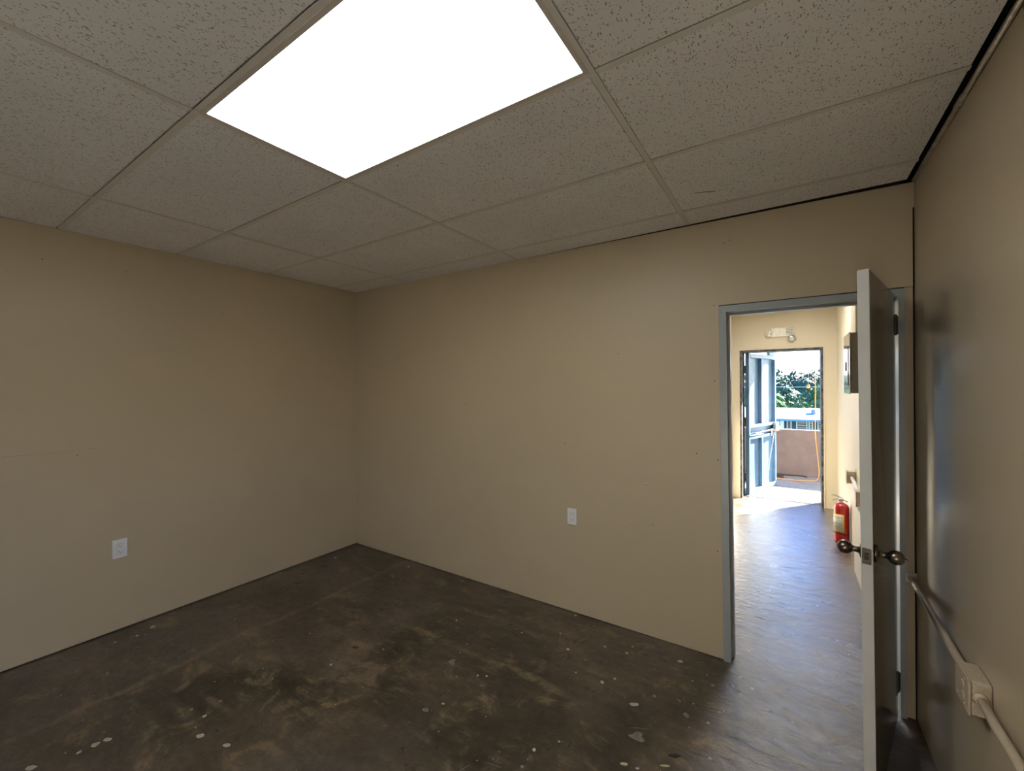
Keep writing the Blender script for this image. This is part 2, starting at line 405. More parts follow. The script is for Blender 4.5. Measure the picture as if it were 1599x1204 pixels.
mb.lathe([(.004, 0), (.0036, .0008), (.001, .001)], axisM((XR-.0001, 1.92, 1.803), (-1,0,0)), 10)
mb.lathe([(.003, 0), (.0026, .0008), (.001, .001)], axisM((XR-.0001, 2.25, 1.70), (-1,0,0)), 10)
mb.build('nail_holes', M['splatw'], wr)['kind'] = 'stuff'
# wall behind the camera, paint lightened to bounce the added window's sun
wn = structure(MB().box(XL-.15, XR+.15, YN-.15, YN, 0, 2.95).build('wall_front', M['wall_white']))
# plenum slab and corridor ceiling
structure(MB().box(XL-.2, XR+.2, YN-.2, CY0, 2.95, 3.1).build('trim_1', M['dark']))
structure(MB().box(CXL-.15, XR+.15, CY0, 7.0, 2.60, 3.1).build('trim_2', M['wall_hall']))
# corridor left wall with a boxed header
cl = structure(MB().box(CXL-.15, CXL, CY0-.02, 6.93, -.05, 2.62).build('wall_corridor_left', M['wall_hall']))
MB().rbox(CXL, -.628, 5.55, 6.0, 2.02, 2.60, .003).build('boxed_header', M['wall_hall'], cl)

# ------------------------------------------------------------------ suspended ceiling
ce = structure(empty('ceiling', (0, 0, 0)))
XS = [XL+.004, -2.92, -1.7263, -.5047, .461]
YS = [2.6985, 2.4698, 1.8374, 1.2203, .6234, .0137, -.596, -1.2056, -1.815, -2.425, YN+.005]
TF = .012
def yfar(x): return 2.7035 - .034*max(0, (x+1.9)/2.36)**1.3
led_cell = (2, 3)
for i in range(4):
    for j in range(len(YS)-1):
        if (i, j) == led_cell: continue
        x0, x1 = XS[i]+.0035, XS[i+1]-.0035
        y1, y0 = YS[j]-.0035, YS[j+1]+.0035
        dz = random.uniform(.0, .0008)
        a, b_, t1, t2 = (x0, x1, yfar(x0) if j == 0 else y1, yfar(x1) if j == 0 else y1)
        mb = MB().prism([(a, y0), (b_, y0), (b_, t2), (a, t1)], 'z', CZ+.0125, CZ+.020)
        rv = [random.uniform(.0013, .0034) for _ in range(4)]
        e0, e1, e2, e3 = x0+TF-.0035+rv[0]*.9*(i > 0), x1-TF+.0035-rv[1]*.9*(i < 3), y0+TF-.0035+.0004, (y1-TF+.0035-.002-rv[3]*1.1)
        if i == 0: e0 = a
        if i == 3: e1 = b_
        if j == 0: mb.prism([(e0, e2), (e1, e2), (e1, t2), (e0, t1)], 'z', CZ+.0002+dz, CZ+.0124)
        else: mb.prism([(e0, e2), (e1, e2), (e1, e3), (e0, e3)], 'z', CZ+.0002+dz, CZ+.0124)
        mb.build('ceiling_tile', M['tile'], ce)
def tee(x0, x1, y0, y1, name):
    z = CZ - (.0006 if name == 'main_tee' else 0)
    mb = MB().box(x0, x1, y0, y1, z, z+.0012)
    if x1-x0 < y1-y0: c = (x0+x1)/2; mb.box(c-.0008, c+.0008, y0, y1, z+.0008, z+.038)
    else: c = (y0+y1)/2; mb.box(x0, x1, c-.0008, c+.0008, z+.0008, z+.038)
    return mb.build(name, M['tee'], ce)
for x in XS[1:-1]: tee(x-TF, x+TF, YN+.005, yfar(x), 'main_tee')
for j, y in enumerate(YS[1:-1]):
    for i in range(4):
        x0 = XS[i]+(TF if i else 0); x1 = XS[i+1]-(TF if i < 3 else 0)
        tee(x0+.0004, x1-.0004, y-TF, y+TF, 'cross_tee')
# a torn fissure in one tile
MB().tube([(-.395, 2.260, CZ+.0005), (-.368, 2.274, CZ+.0002), (-.352, 2.277, CZ+.0005), (-.33, 2.290, CZ+.0002), (-.304, 2.296, CZ+.0005)], .0016, 5).build('tile_scratch', M['slot'], ce)

# LED panel
x0, x1, y0, y1 = -1.7263+.006, -.5047-.006, .6234+.006, 1.2203-.006
lp = empty('light_panel', ((x0+x1)/2, (y0+y1)/2, CZ)); ox, oy = lp.location.x, lp.location.y
tag(lp, 'large flat rectangular light panel glowing white, set in the ceiling grid', 'light panel')
FW = .016
mb = MB()
for a in ((x0, x1, y0, y0+FW), (x0, x1, y1-FW, y1), (x0, x0+FW+.004, y0+FW, y1-FW), (x1-FW, x1, y0+FW, y1-FW)):
    mb.box(a[0]-ox, a[1]-ox, a[2]-oy, a[3]-oy, -.0012, .02)
mb.build('frame', M['panel_frame'], lp)
MB().box(x0+FW+.004-ox, x1-FW-ox, y0+FW-oy, y1-FW-oy, .0012, .004).build('diffuser', M['led'], lp)
MB().box(x0-ox, x1-ox, y0-oy, y1-oy, .0202, .032).build('back_pan', M['galv'], lp)

m_, t_, b_ = newmat('corridor_diffuser'); b_.inputs['Emission Color'].default_value = (1.0, .97, .92, 1); b_.inputs['Emission Strength'].default_value = HALL; M['led2'] = m_
hl = empty('light_panel', (-.08, 5.15, 2.60)); tag(hl, 'flat light panel on the corridor ceiling before the outside door', 'light panel')
mb = MB()
for a in ((-.30, .30, -.60, -.58), (-.30, .30, .58, .60), (-.30, -.28, -.58, .58), (.28, .30, -.58, .58)): mb.box(a[0], a[1], a[2], a[3], -.03, -.0005)
mb.build('frame', M['panel_frame'], hl)
MB().box(-.2798, .2798, -.5798, .5798, -.022, -.018).build('diffuser', M['led2'], hl)

# conduit in the gap between ceiling and right wall
cd = empty('ceiling_conduit', (.482, 0, CZ))
tag(cd, 'thin grey metal conduit running along the ceiling edge above the right wall', 'conduit')
pts = [(-.008+.0105*(y+2.5)/5.2, y, -.004) for y in (-2.5, -1, 0, 1, 2.0, 2.4, 2.68)]
MB().tube(pts, .0088, 16).build('pipe', M['galv'], cd)
mb = MB().tube([(.001, 1.985, -.004), (.001, 1.992, -.004), (.001, 2.06, -.004), (.001, 2.067, -.004)], [.0092, .0115, .0115, .0092], 16)
mb.tube([(.001, 2.026, -.014), (.001, 2.026, -.019)], .0035, 8)
mb.build('coupling', M['galv'], cd)

# ------------------------------------------------------------------ interior door
d1 = structure(empty('door_1', (.418, 2.688, 0)))
HX, HY = .418, 2.688
fr = MB()
# left jamb (out of plumb), head, right jamb: face flange plus throat
def jl(z, dx): return fx(z)+dx
fr.prism([(jl(0,0), 0), (jl(0,.036), 0), (jl(FT,.036), FT-.036), (jl(FT,0), FT)], 'y', YB-.010, YB+.004)
fr.prism([(jl(0,.012), 0), (jl(0,.036), 0), (jl(FT,.036), FT-.036), (jl(FT,.012), FT-.036)], 'y', YB+.0042, CY0+.008)
fr.prism([(jl(0,.0362), 0), (jl(0,.049), 0), (jl(FT,.049), FT-.036), (jl(FT,.0362), FT-.036)], 'y', YB+.052, YB+.095)
fr.prism([(jl(FT,.002), FT-.0002), (jl(FT,.036), FT-.0362), (.428, FT-.0362), (.451, FT-.0002)], 'y', YB-.010, YB+.004)
fr.box(-.33, .45, YB+.0042, CY0+.008, FT-.0362, FT-.012)
fr.box(-.30, .428, YB+.052, YB+.095, FT-.049, FT-.0364)
fr.prism([(.428, 0), (.4515, 0), (.4515, FT-.0004), (.4283, FT-.0366)], 'y', YB-.010, YB+.004)
fr.box(.428, .4512, YB+.0042, CY0+.008, 0, FT-.0366)
o = fr.build('door_frame', M['frame'], d1); o.location = (-HX, -HY, 0)
# leaf, modelled in its own axes: local x from hinge (0) to latch (W), y = thickness (room face at 0, other face at +T)
W, T, DT = .700, .035, 2.008
ang = math.radians(14.7)
ux = Vector((-math.sin(ang), -math.cos(ang), 0))      # hinge -> latch
uy = Vector((-math.cos(ang), math.sin(ang), 0))       # room face -> other face
Mleaf = Matrix(((ux.x, uy.x, 0, 0), (ux.y, uy.y, 0, 0), (0, 0, 1, 0), (0, 0, 0, 1)))
leaf = MB().box(0.017, W, .0, T, .012, DT)
for v in leaf.bm.verts:       # the slab is slightly warped: its foot swings out
    v.co.y -= .012*(v.co.x/W)*(1-v.co.z/DT)
leaf.bm.verts.ensure_lookup_table()
bmesh.ops.bevel(leaf.bm, geom=leaf.bm.edges[:], offset=.0015, segments=2, affect='EDGES')
bmesh.ops.transform(leaf.bm, matrix=Mleaf, verts=leaf.bm.verts)
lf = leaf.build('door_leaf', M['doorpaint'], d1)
lf.data.materials.append(M['doorface_shade'])
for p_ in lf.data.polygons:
    if abs(p_.normal.dot(uy)) > .95: p_.material_index = 1  # broad faces take the shade-darkened colour, edges keep the grey-white
KX, KZ = W-.060, .952
yk = -.012*(KX/W)*(1-KZ/DT)
def egg(sgn, base):
    Mx = Mleaf @ Matrix.Translation((KX, base, KZ)) @ Matrix(((1,0,0,0),(0,0,sgn,0),(0,1,0,0),(0,0,0,1)))
    mb = MB()
    mb.lathe([(.031, 0), (.032, .003), (.031, .006), (.026, .009), (.018, .011), (.012, .016), (.0105, .026), (.012, .034),
              (.017, .038), (.0225, .044), (.0255, .052), (.0258, .060), (.0235, .069), (.018, .0745), (.012, .0785), (.007, .080), (.0068, .0805)], Mx, 28)
    return mb, Mx
mb, Mx = egg(-1, yk)
o = mb.build('door_knob', M['bronze'], lf)
mb = MB().rbox(-.0055, .0055, -.0025, .0025, .079, .089, .001, 1, Mx); mb.build('thumb_turn', M['bronze'], lf)
mb, Mx = egg(1, yk+T); mb.build('door_knob', M['bronze'], lf)
mb = MB().rbox(W-.0002, W+.0014, yk+.004, yk+T-.004, KZ-.029, KZ+.029, .0006, 1, Mleaf)
o = mb.build('latch_plate', M['bronze'], lf)
mb = MB().prism([(yk+.011, KZ-.010), (yk+.024, KZ-.010), (yk+.024, KZ+.010), (yk+.011, KZ+.010)], 'x', W+.0014, W+.0125, Mleaf)
for v in mb.bm.verts:
    pass
mb.build('latch_bolt', M['hinge'], lf)
# hinges
for z0 in (1.823, .125):
    hb = MB().tube([(0, 0, z0), (0, 0, z0+.086)], .0062, 12)
    for k in range(1, 5): hb.tube([(0, 0, z0+.0172*k-.0008), (0, 0, z0+.0172*k+.0008)], .0070, 12)
    hb.tube([(0,0,z0-.006), (0,0,z0-.001), (0,0,z0)], [.003, .0065, .0062], 12); hb.tube([(0,0,z0+.086), (0,0,z0+.089), (0,0,z0+.094)], [.0062, .0066, .003], 12)
    hb.box(.004, .034, .008, .0105, z0, z0+.086)                 # leaf on the frame
    hb.rbox(.002, .044, -.0022, 0.0002, z0, z0+.086, .0008, 1, Mleaf)     # leaf on the door
    hb.build('hinge', M['hinge'], d1)
    for zz in (z0+.018, z0+.043, z0+.068):
        MB().lathe([(.0035, 0), (.003, .001), (.001, .0012)], axisM((.022, .0082, zz), (0, -1, 0)), 10).build('screw', M['chrome'], d1) if False else None

# ------------------------------------------------------------------ outlets
def outlet(name, label, loc, rz, pw=.070, ph=.114):
    r = empty(name, loc, rz)      # local: plate faces -y
    tag(r, label, 'outlet', 'duplex wall outlets')
    MB().rbox(-pw/2, pw/2, -.0075, 0.0005, -ph/2, ph/2, .003, 3).build('cover_plate', M['plate'], r)
    MB().rbox(-.0168, .0168, -.0092, -.0070, -.0335, .0335, .0012, 2).build('receptacle_face', M['plate'], r)
    for s in (-1, 1):
        zc = s*.0185
        mb = MB().box(-.0080, -.0058, -.0095, -.0090, zc-.001, zc+.008).box(.0058, .0078, -.0095, -.0090, zc, zc+.007)
        mb.lathe([(.0026, 0), (.0026, .0004), (.0005, .0005)], axisM((0, -.0091, zc-.008), (0,-1,0)), 10)
        mb.build('slots', M['slot'], r)
    for zc in (-.0475, .0475):
        MB().lathe([(.003, 0), (.0026, .0012), (.0005, .0014)], axisM((0, -.0073, zc), (0,-1,0)), 10).build('plate_screw', M['plate'], r)
    mb = MB()
    mb.box(-.0172, -.0166, -.0080, -.0074, -.034, .034).box(.0166, .0172, -.0080, -.0074, -.034, .034)
    mb.box(-.0172, .0172, -.0080, -.0074, .0334, .0339).box(-.0172, .0172, -.0080, -.0074, -.0339, -.0334)
    mb.build('face_joint', M['slot'], r)
    return r
outlet('wall_outlet', 'white wall outlet low on the wall between corner and doorway', (-1.284, YB, .669), 0)
outlet('wall_outlet', 'white wall outlet low on the left wall', (XL, .896, .532), math.pi/2, .076, .122)

# ------------------------------------------------------------------ surface conduit on right wall
cr = empty('wall_conduit', (XR, 2.7, .67))
tag(cr, 'beige painted conduit running low along the right wall behind the door', 'conduit')
def wp(x, y, z): return (x-XR, y-2.7, z-.67)
pts = [wp(.466, 2.70, .672), wp(.4665, 2.60, .672), wp(.466, 2.4, .668), wp(.465, 2.2, .663), wp(.464, 2.05, .660), wp(.463, 1.935, .659)]
MB().tube(pts, .0118, 16).build('pipe', M['condpaint'], cr)
pts = [wp(.4635, 1.80, .650), wp(.462, 1.7, .648), wp(.465, 1.5, .645), wp(.466, 1.0, .64), wp(.466, 0, .635), wp(.466, -2.5, .63)]
MB().tube(pts, .0118, 16).build('pipe', M['condpaint'], cr)
MB().rbox(.449-XR, -.0005, -.012, .0045, -.018, .026, .004, 2).build('wall_collar', M['plaster'], cr)
jb = empty('conduit_box', (XR, 1.868, .652))
tag(jb, 'beige painted square junction box on right wall beside the door', 'junction box')
MB().rbox(-.046, -.0005, -.060, .058, -.058, .044, .005, 3).build('box_body', M['boxpaint'], jb)
MB().rbox(-.052, -.0462, -.062, .060, -.060, .046, .0022, 2).build('cover_plate', M['boxpaint'], jb)
for zc in (-.042, .030):
    for dy in (-.03, .03): MB().lathe([(.0042, 0), (.0038, .002), (.001, .0026)], axisM((-.052, dy, zc), (-1,0,0)), 12).build('cover_screw', M['boxpaint'], jb)
mb = MB()
for zc in (-.018, .016):
    mb.tube([(-.0515, -.012, zc-.012), (-.0545, -.012, zc-.012), (-.0547, -.012, zc-.012)], [.015, .0145, .012], 20)
mb.build('receptacle_face', M['boxpaint'], jb)
for dy, sg in ((-.0605, -1), (.0585, 1)):
    mb = MB(); mb.tube([(-.0265, dy, -.003 if sg < 0 else .006), (-.0265, dy+sg*.003, -.003 if sg < 0 else .006), (-.0265, dy+sg*.013, -.003 if sg < 0 else .006)], [.019, .0165, .0135], 14); mb.build('connector', M['boxpaint'], jb)

MB().lathe([(.010, 0), (.010, .0012), (.0085, .0016), (.001, .0014)], axisM((-.026, -.0602, .028), (0,-1,0)), 16).build('knockout', M['boxpaint'], jb)

# ------------------------------------------------------------------ corridor far wall and outside door
EX0, EX1, EZ = -.592, .338, 2.062
wf = wall_root('wall_far')
MB().box(CXL-.15, EX0-.012, CY1, 7.0, 0, 2.62).box(EX0-.012, EX1+.012, CY1, 7.0, EZ+.012, 2.62).box(EX1+.012, XR+.15, CY1, 7.0, 0, 2.62).build('wall_panel', M['wall_hall'], wf)
MB().box(-5, CXL-.151, 6.84, 7.0, -3.6, 3.2).box(XR+.151, 6, 6.84, 7.0, -3.6, 3.2).box(CXL-.15, XR+.15, 6.95, 7.0, 2.621, 3.2).build('outer_wall', M['stucco'], wf)
mb = MB()
for a in ((EX0-.024, EX0-.010, 0, EZ+.022), (EX1+.010, EX1+.022, 0, EZ+.022), (EX0-.0098, EX1+.0098, EZ+.010, EZ+.022)):
    mb.rbox(a[0], a[1], CY1-.006, CY1+.02, a[2], a[3], .0015, 1)
structure(mb.build('trim_3', M['wall_hall']))
d2 = structure(empty('door_2', (-.560, 7.0, 0)))
mb = MB().box(EX0-.010, EX0+.014, CY1+.004, 7.03, 0, EZ+.009).box(EX1-.014, EX1+.010, CY1+.004, 7.03, 0, EZ+.009).box(EX0+.0142, EX1-.0142, CY1+.004, 7.03, EZ-.014, EZ+.009)
mb.box(EX0+.0142, EX0+.030, 6.90, 6.99, 0, EZ-.0142)
o = mb.build('door_frame', M['rust'], d2); o.location = (.560, -7.0, 0)
# steel leaf opened outwards: local x hinge->latch, local y towards the ribbed (inner) face
u = Vector((.311, .950, 0)).normalized(); vv = Vector((u.y, -u.x, 0))
ML = Matrix(((u.x, vv.x, 0, .014), (u.y, vv.y, 0, -.035), (0, 0, 1, 0), (0, 0, 0, 1)))
LW, LZ0, LZ1 = .985, .012, 2.045
sk = MB().box(0, LW, -.004, .0, LZ0, LZ1, ML).build('door_skin', M['bluedoor'], d2)
def ch(name, x0, x1, z0, z1, dep=.045):
    return MB().rbox(x0, x1, .0002, dep, z0, z1, .002, 1, ML).build(name, M['bluedoor'], d2)
ch('stile', 0, .040, LZ0, LZ1); ch('stile', LW-.045, LW, LZ0, LZ1)
ch('rail', .0402, LW-.0452, LZ0, LZ0+.055); ch('rail', .0402, LW-.0452, LZ1-.06, LZ1)
ch('rail', .0402, LW-.0452, .965, 1.005); ch('rail', .0402, LW-.0452, .80, .845)
for za, zb in ((LZ0+.0552, .7998), (1.0052, LZ1-.0602)):
    ch('rib', .430, .475, za, zb, .047)
lk = MB().rbox(LW-.13, LW+.014, .0452, .085, .86, 1.01, .006, 2, ML)
lk.tube([ML @ Vector((LW-.08, .088, .93)), ML @ Vector((LW-.08, .13, .93)), ML @ Vector((LW-.18, .135, .93))], .010, 10)
lk.rbox(LW-.22, LW-.14, .0452, .060, .80, .90, .003, 1, ML)
lk.build('lock_case', M['chrome'], d2)
MB().tube([ML @ Vector((.05, .056, .875)), ML @ Vector((.40, .058, .885)), ML @ Vector((LW-.15, .056, .895))], .013, 10).build('push_bar', M['chrome'], d2)
mb = MB()
for zz in (.20, 1.0, 1.75): mb.tube([(.006, -.040, zz), (.006, -.040, zz+.12)], .011, 10)
mb.build('hinge_barrel', M['rust'], d2)
# closer arm and bracket at the head of the leaf
MB().prism([(LW-.20, LZ1+.001), (LW+.02, LZ1+.001), (LW+.10, LZ1+.09), (LW-.02, LZ1+.10), (LW-.22, LZ1+.06)], 'y', -.01, .03, ML).build('closer_arm', M['bluedoor'], d2)
st = MB().tube([ML @ Vector((LW-.165, .066, .80)), ML @ Vector((LW-.24, .07, .64)), ML @ Vector((LW-.32, .065, .45)), ML @ Vector((LW-.34, .062, .28))], .0035, 6)
tag(st.build('hanging_string', M['string']), 'thin white string hanging from the lock of the blue steel door', 'string').location = d2.location

# ------------------------------------------------------------------ emergency light above outside door
el = empty('emergency_light', (-.105, CY1, 2.29))
tag(el, 'small aged white emergency light on the wall above the outside doorway', 'emergency light')
MB().rbox(-.115, .135, -.055, -.0005, -.055, .065, .006, 2).build('housing', M['emlight'], el)
mb = MB()
for k in range(5): mb.box(.052, .128, -.0565, -.0551, -.035+.019*k, -.024+.019*k)
mb.build('grille', M['grille'], el)
def head(name, x, z, d, mt):
    Mh = axisM((x, -.075, z), d)
    a = MB().lathe([(.016, -.045), (.030, -.028), (.042, -.004), (.045, .004), (.043, .010), (.036, .008)], Mh, 20).build(name, mt, el)
    MB().lathe([(.035, .0082), (.030, .013), (.015, .016), (.002, .017)], Mh, 20).build('lamp_lens', M['lens'], a)
head('lamp_head', -.135, -.010, (-.25, -1, -.35), M['emlight'])
head('lamp_head', .115, -.085, (.25, -1, -.35), M['grille'])
MB().tube([(.10, -.04, -.05), (.11, -.055, -.07)], .012, 10).build('swivel_neck', M['grille'], el)

# ------------------------------------------------------------------ corridor right wall: panelboard, raceway, conduit, boxes, extinguisher
pb = empty('electrical_panel', (XR, 4.2, 1.52))
tag(pb, 'grey metal electrical panel on the corridor wall above the fire extinguisher', 'electrical panel')
MB().rbox(-.118, -.0005, -.20, .20, 0, .45, .003, 1).build('enclosure', M['pnl_side'], pb)
MB().rbox(-.126, -.1182, -.208, .208, -.006, .456, .002, 1).build('cover', M['pnl'], pb)
MB().rbox(-.130, -.1262, -.12, .12, .05, .36, .002, 1).build('access_door', M['pnl'], pb)
MB().rbox(-.134, -.1302, -.03, .01, .17, .24, .002, 1).build('latch', M['black'], pb)
MB().rbox(-.055, -.004, -.207, -.2002, .11, .36, .003, 2).build('side_patch', M['wall_hall'], pb)
rc = MB().rbox(-.075, -.0005, -.16, .16, 0, .615, .004, 2)
o = rc.build('cable_chase', M['wall_hall']); o.location = (XR, 4.32, 1.982)
tag(o, 'beige boxed cable chase rising from electrical panel to ceiling', 'cable chase')
hb = empty('junction_box', (XR, 4.98, .735))
tag(hb, 'small beige square junction box at far end of corridor conduit', 'junction box')
MB().rbox(-.062, -.0005, -.052, .052, -.055, .055, .004, 2).build('box_body', M['boxpaint'], hb)
MB().rbox(-.068, -.0622, -.055, .055, -.058, .058, .002, 1).build('cover_plate', M['boxpaint'], hb)
hb2 = empty('junction_box', (XR, 4.37, .675))
tag(hb2, 'small beige junction box nearer the door, above the beige boxed post', 'junction box')
MB().rbox(-.058, -.0005, -.05, .05, -.065, .055, .004, 2).build('box_body', M['boxpaint'], hb2)
MB().rbox(-.064, -.0582, -.052, .052, -.068, .058, .002, 1).build('cover_plate', M['boxpaint'], hb2)
o = MB().tube([(-.030, 4.927-XR*0-4.7, .05), (-.030, 4.8-4.7, .042), (-.030, 4.6-4.7, .022), (-.030, 4.422-4.7, .010)], .0135, 14).build('corridor_conduit', M['plate'])
o.location = (XR, 4.7, .685)
tag(o, 'short pale conduit sloping between two junction boxes in the corridor', 'conduit')
o = MB().rbox(-.050, -.0005, -.30, .30, 0.0005, .585, .012, 3).build('boxed_post', M['wall_hall'])
o.location = (XR, 4.28, 0)
tag(o, 'low beige boxed casing standing against corridor wall behind the door', 'casing')

fe = empty('fire_extinguisher', (.420, 5.40, 0))
tag(fe, 'red fire extinguisher with yellow-edged label standing on the corridor floor', 'fire extinguisher')
R_ = .064
MB().lathe([(.058, .0005), (.0625, .004), (R_, .014), (R_, .335), (.0625, .352), (.056, .368), (.044, .381), (.028, .389), (.020, .392), (.0185, .398)], n=40).build('cylinder', M['red'], fe)
MB().lathe([(.0655, .085), (.0655, .094), (.0641, .094), (.0641, .085)][::-1], n=40).build('band', M['black'], fe)
def wrap(a0, a1, z0, z1, r, mt, name, par, n=16):
    mb = MB(); A = []; 
    for k in range(n+1):
        a = math.radians(a0+(a1-a0)*k/n)
        A.append([mb.bm.verts.new((rr*math.cos(a), rr*math.sin(a), z)) for rr, z in ((r, z0), (r, z1), (r-.0009, z1), (r-.0009, z0))])
    for k in range(n):
        for q in range(4):
            f = mb.bm.faces.new((A[k][q], A[k+1][q], A[k+1][(q+1)%4], A[k][(q+1)%4])); f.smooth = True
    mb.bm.faces.new(A[0]); mb.bm.faces.new(A[-1][::-1])
    return mb.build(name, mt, par)
lb = wrap(165, 285, .108, .285, R_+.0010, M['yellow'], 'label', fe)
wrap(168, 275, .116, .272, R_+.0018, M['labelwhite'], 'label_sheet', lb)
mb = MB()
for k in range(9):
    z = .256-.015*k; rr = R_+.0022
    for s0 in range(180, 262, 9):
        if random.random() < .25: continue
        a, b2 = math.radians(s0), math.radians(s0+random.uniform(4, 7.5))
        h2 = .0075 if k in (0, 4) else .0035
        v_ = [mb.bm.verts.new((rr*math.cos(q), rr*math.sin(q), zz)) for q, zz in ((a, z), (b2, z), (b2, z-h2), (a, z-h2))]
        mb.bm.faces.new(v_)
mb.build('label_print', M['ink'], lb)
vb = MB().lathe([(.019, .396), (.019, .402), (.0125, .404), (.0125, .432), (.010, .436)], n=20)
vb.rbox(-.013, .013, -.014, .014, .412, .438, .003, 1)
vb.build('valve', M['chrome'], fe)
MB().prism([(-.012, .436), (.000, .448), (.060, .462), (.085, .452), (.085, .446), (.060, .455), (.002, .440), (-.010, .430)], 'y', -.009, .009, Matrix.Rotation(2.6, 4, 'Z')).build('squeeze_lever', M['chrome'], fe)
MB().prism([(-.010, .426), (.004, .424), (.060, .408), (.072, .396), (.078, .398), (.066, .414), (.006, .432)], 'y', -.008, .008, Matrix.Rotation(2.6, 4, 'Z')).build('carry_handle', M['chrome'], fe)
MB().tube([(.008, -.010, .420), (.030, -.025, .422), (.045, -.034, .414)], [.009, .008, .0105], 12).build('nozzle', M['chrome'], fe)
MB().lathe([(.012, 0), (.0135, .004), (.0125, .010), (.002, .011)], axisM((-.012, -.014, .424), (-.3, -1, 0)), 16).build('pressure_gauge', M['chrome'], fe)

# ------------------------------------------------------------------ floor drips and marks
SPL = [(-2.577, 0.584, 0.046, 0.024, 0), (-2.586, 0.546, 0.037, 0.028, 0), (-2.654, 0.366, 0.048, 0.027, 0), (-2.592, 0.495, 0.017, 0.019, 0), (-2.25, 0.823, 0.035, 0.026, 0), (-2.092, 0.864, 0.04, 0.02, 0), (-2.367, 0.884, 0.019, 0.02, 0), (-3.54, 1.024, 0.03, 0.03, 0), (-3.495, 0.933, 0.021, 0.019, 0), (-2.198, 1.442, 0.015, 0.018, 0), (-3.522, 0.835, 0.02, 0.018, 0), (-3.536, 2.371, 0.03, 0.032, 0), (-0.659, 2.085, 0.048, 0.026, 0), (-0.59, 1.734, 0.037, 0.016, 2), (-0.444, 1.819, 0.048, 0.013, 2), (-0.539, 1.743, 0.019, 0.012, 0), (-1.499, 1.493, 0.038, 0.025, 1), (-1.633, 1.836, 0.037, 0.04, 1), (-0.851, 2.15, 0.021, 0.03, 0), (-0.819, 2.462, 0.019, 0.025, 0), (-0.949, 2.451, 0.016, 0.019, 0), (-1.127, 2.305, 0.023, 0.025, 0), (-0.536, 2.555, 0.037, 0.024, 0), (-0.478, 2.233, 0.022, 0.023, 1), (-0.429, 2.152, 0.028, 0.03, 1), (-0.332, 2.16, 0.015, 0.012, 0), (-0.584, 1.9, 0.069, 0.047, 1), (-0.87, 1.685, 0.011, 0.01, 0), (-0.941, 1.587, 0.017, 0.019, 0), (-1.897, 2.18, 0.017, 0.024, 0), (-1.44, 1.827, 0.014, 0.015, 0), (-1.457, 1.57, 0.016, 0.013, 0), (-1.395, 1.85, 0.017, 0.015, 0), (-1.001, 2.143, 0.014, 0.016, 0), (-0.803, 2.211, 0.017, 0.015, 0), (-2.817, 2.602, 0.017, 0.027, 0), (-2.244, 2.651, 0.042, 0.034, 1), (-1.248, 2.676, 0.022, 0.025, 0), (-1.451, 2.3, 0.016, 0.014, 0), (-1.241, 2.428, 0.016, 0.014, 0), (-0.809, 2.541, 0.012, 0.013, 0), (-0.391, 2.515, 0.01, 0.011, 0), (-0.296, 2.262, 0.009, 0.013, 0), (-0.254, 2.745, 0.022, 0.026, 0), (-0.132, 2.641, 0.017, 0.017, 0), (-0.232, 2.468, 0.02, 0.021, 1), (-0.032, 2.453, 0.012, 0.019, 0), (-0.281, 2.281, 0.009, 0.014, 0)]
mbs = [MB(), MB(), MB(), MB()]
def blot(mb, x, y, w_, h_, z=.0008, rag=.35, a0=-.588):
    n = 14; c = mb.bm.verts.new((x, y, z+.0008)); ring = []
    ca, sa = math.cos(a0), math.sin(a0); ph = random.uniform(0, 9)
    for k in range(n):
        a = 2*math.pi*k/n; r = 1 + rag*(noise.noise(Vector((math.cos(a)*1.3+ph, math.sin(a)*1.3, ph))))*1.6
        px_, py_ = w_/2*math.cos(a)*r, h_/2*math.sin(a)*r
        ring.append(mb.bm.verts.new((x + px_*ca + py_*sa, y - px_*sa + py_*ca, .0006)))
    for k in range(n): mb.bm.faces.new((c, ring[k], ring[(k+1) % n]))
for x, y, w_, h_, c in SPL: blot(mbs[c], x, y, w_*.9, h_*.9, rag=.5 if c == 1 else .3)
rs = random.Random(3)
for k in range(90):
    x, y = rs.uniform(-3.5, .3), rs.uniform(.3, 2.68); s_ = rs.uniform(.003, .007)
    blot(mbs[0 if rs.random() < .6 else 1], x, y, s_*rs.uniform(1, 1.6), s_, .0005, a0=rs.uniform(0, 3))
for k in range(34):
    x, y = rs.uniform(-.25, .3), rs.uniform(2.8, 6.2); s_ = rs.uniform(.004, .010)
    blot(mbs[0 if rs.random() < .5 else 1], x, y, s_*rs.uniform(1, 1.8), s_, .0005, a0=rs.uniform(0, 3))
for k in range(26):     # short scrapes
    x, y = rs.uniform(-3.2, -.4), rs.uniform(.5, 2.5); a = rs.uniform(0, 3); 
    blot(mbs[1], x, y, rs.uniform(.03, .09), .003, .0004, .1, a)
blot(mbs[3], -2.219, 1.619, .06, .018, rag=.6); blot(mbs[3], -.427, 1.888, .05, .022, rag=.5)
for k in range(6): blot(mbs[3], rs.uniform(-.25, .2), rs.uniform(3.3, 4.6), rs.uniform(.04, .10), .007, .0004, .5, rs.uniform(-.4, .4))
for mb, mt, nm in zip(mbs, ('splatw', 'splatg', 'splaty', 'slot'), ('white_paint_drips', 'grey_paint_drips', 'cream_paint_drips', 'floor_chips')):
    mb.build(nm, M[mt], fl)['kind'] = 'stuff'

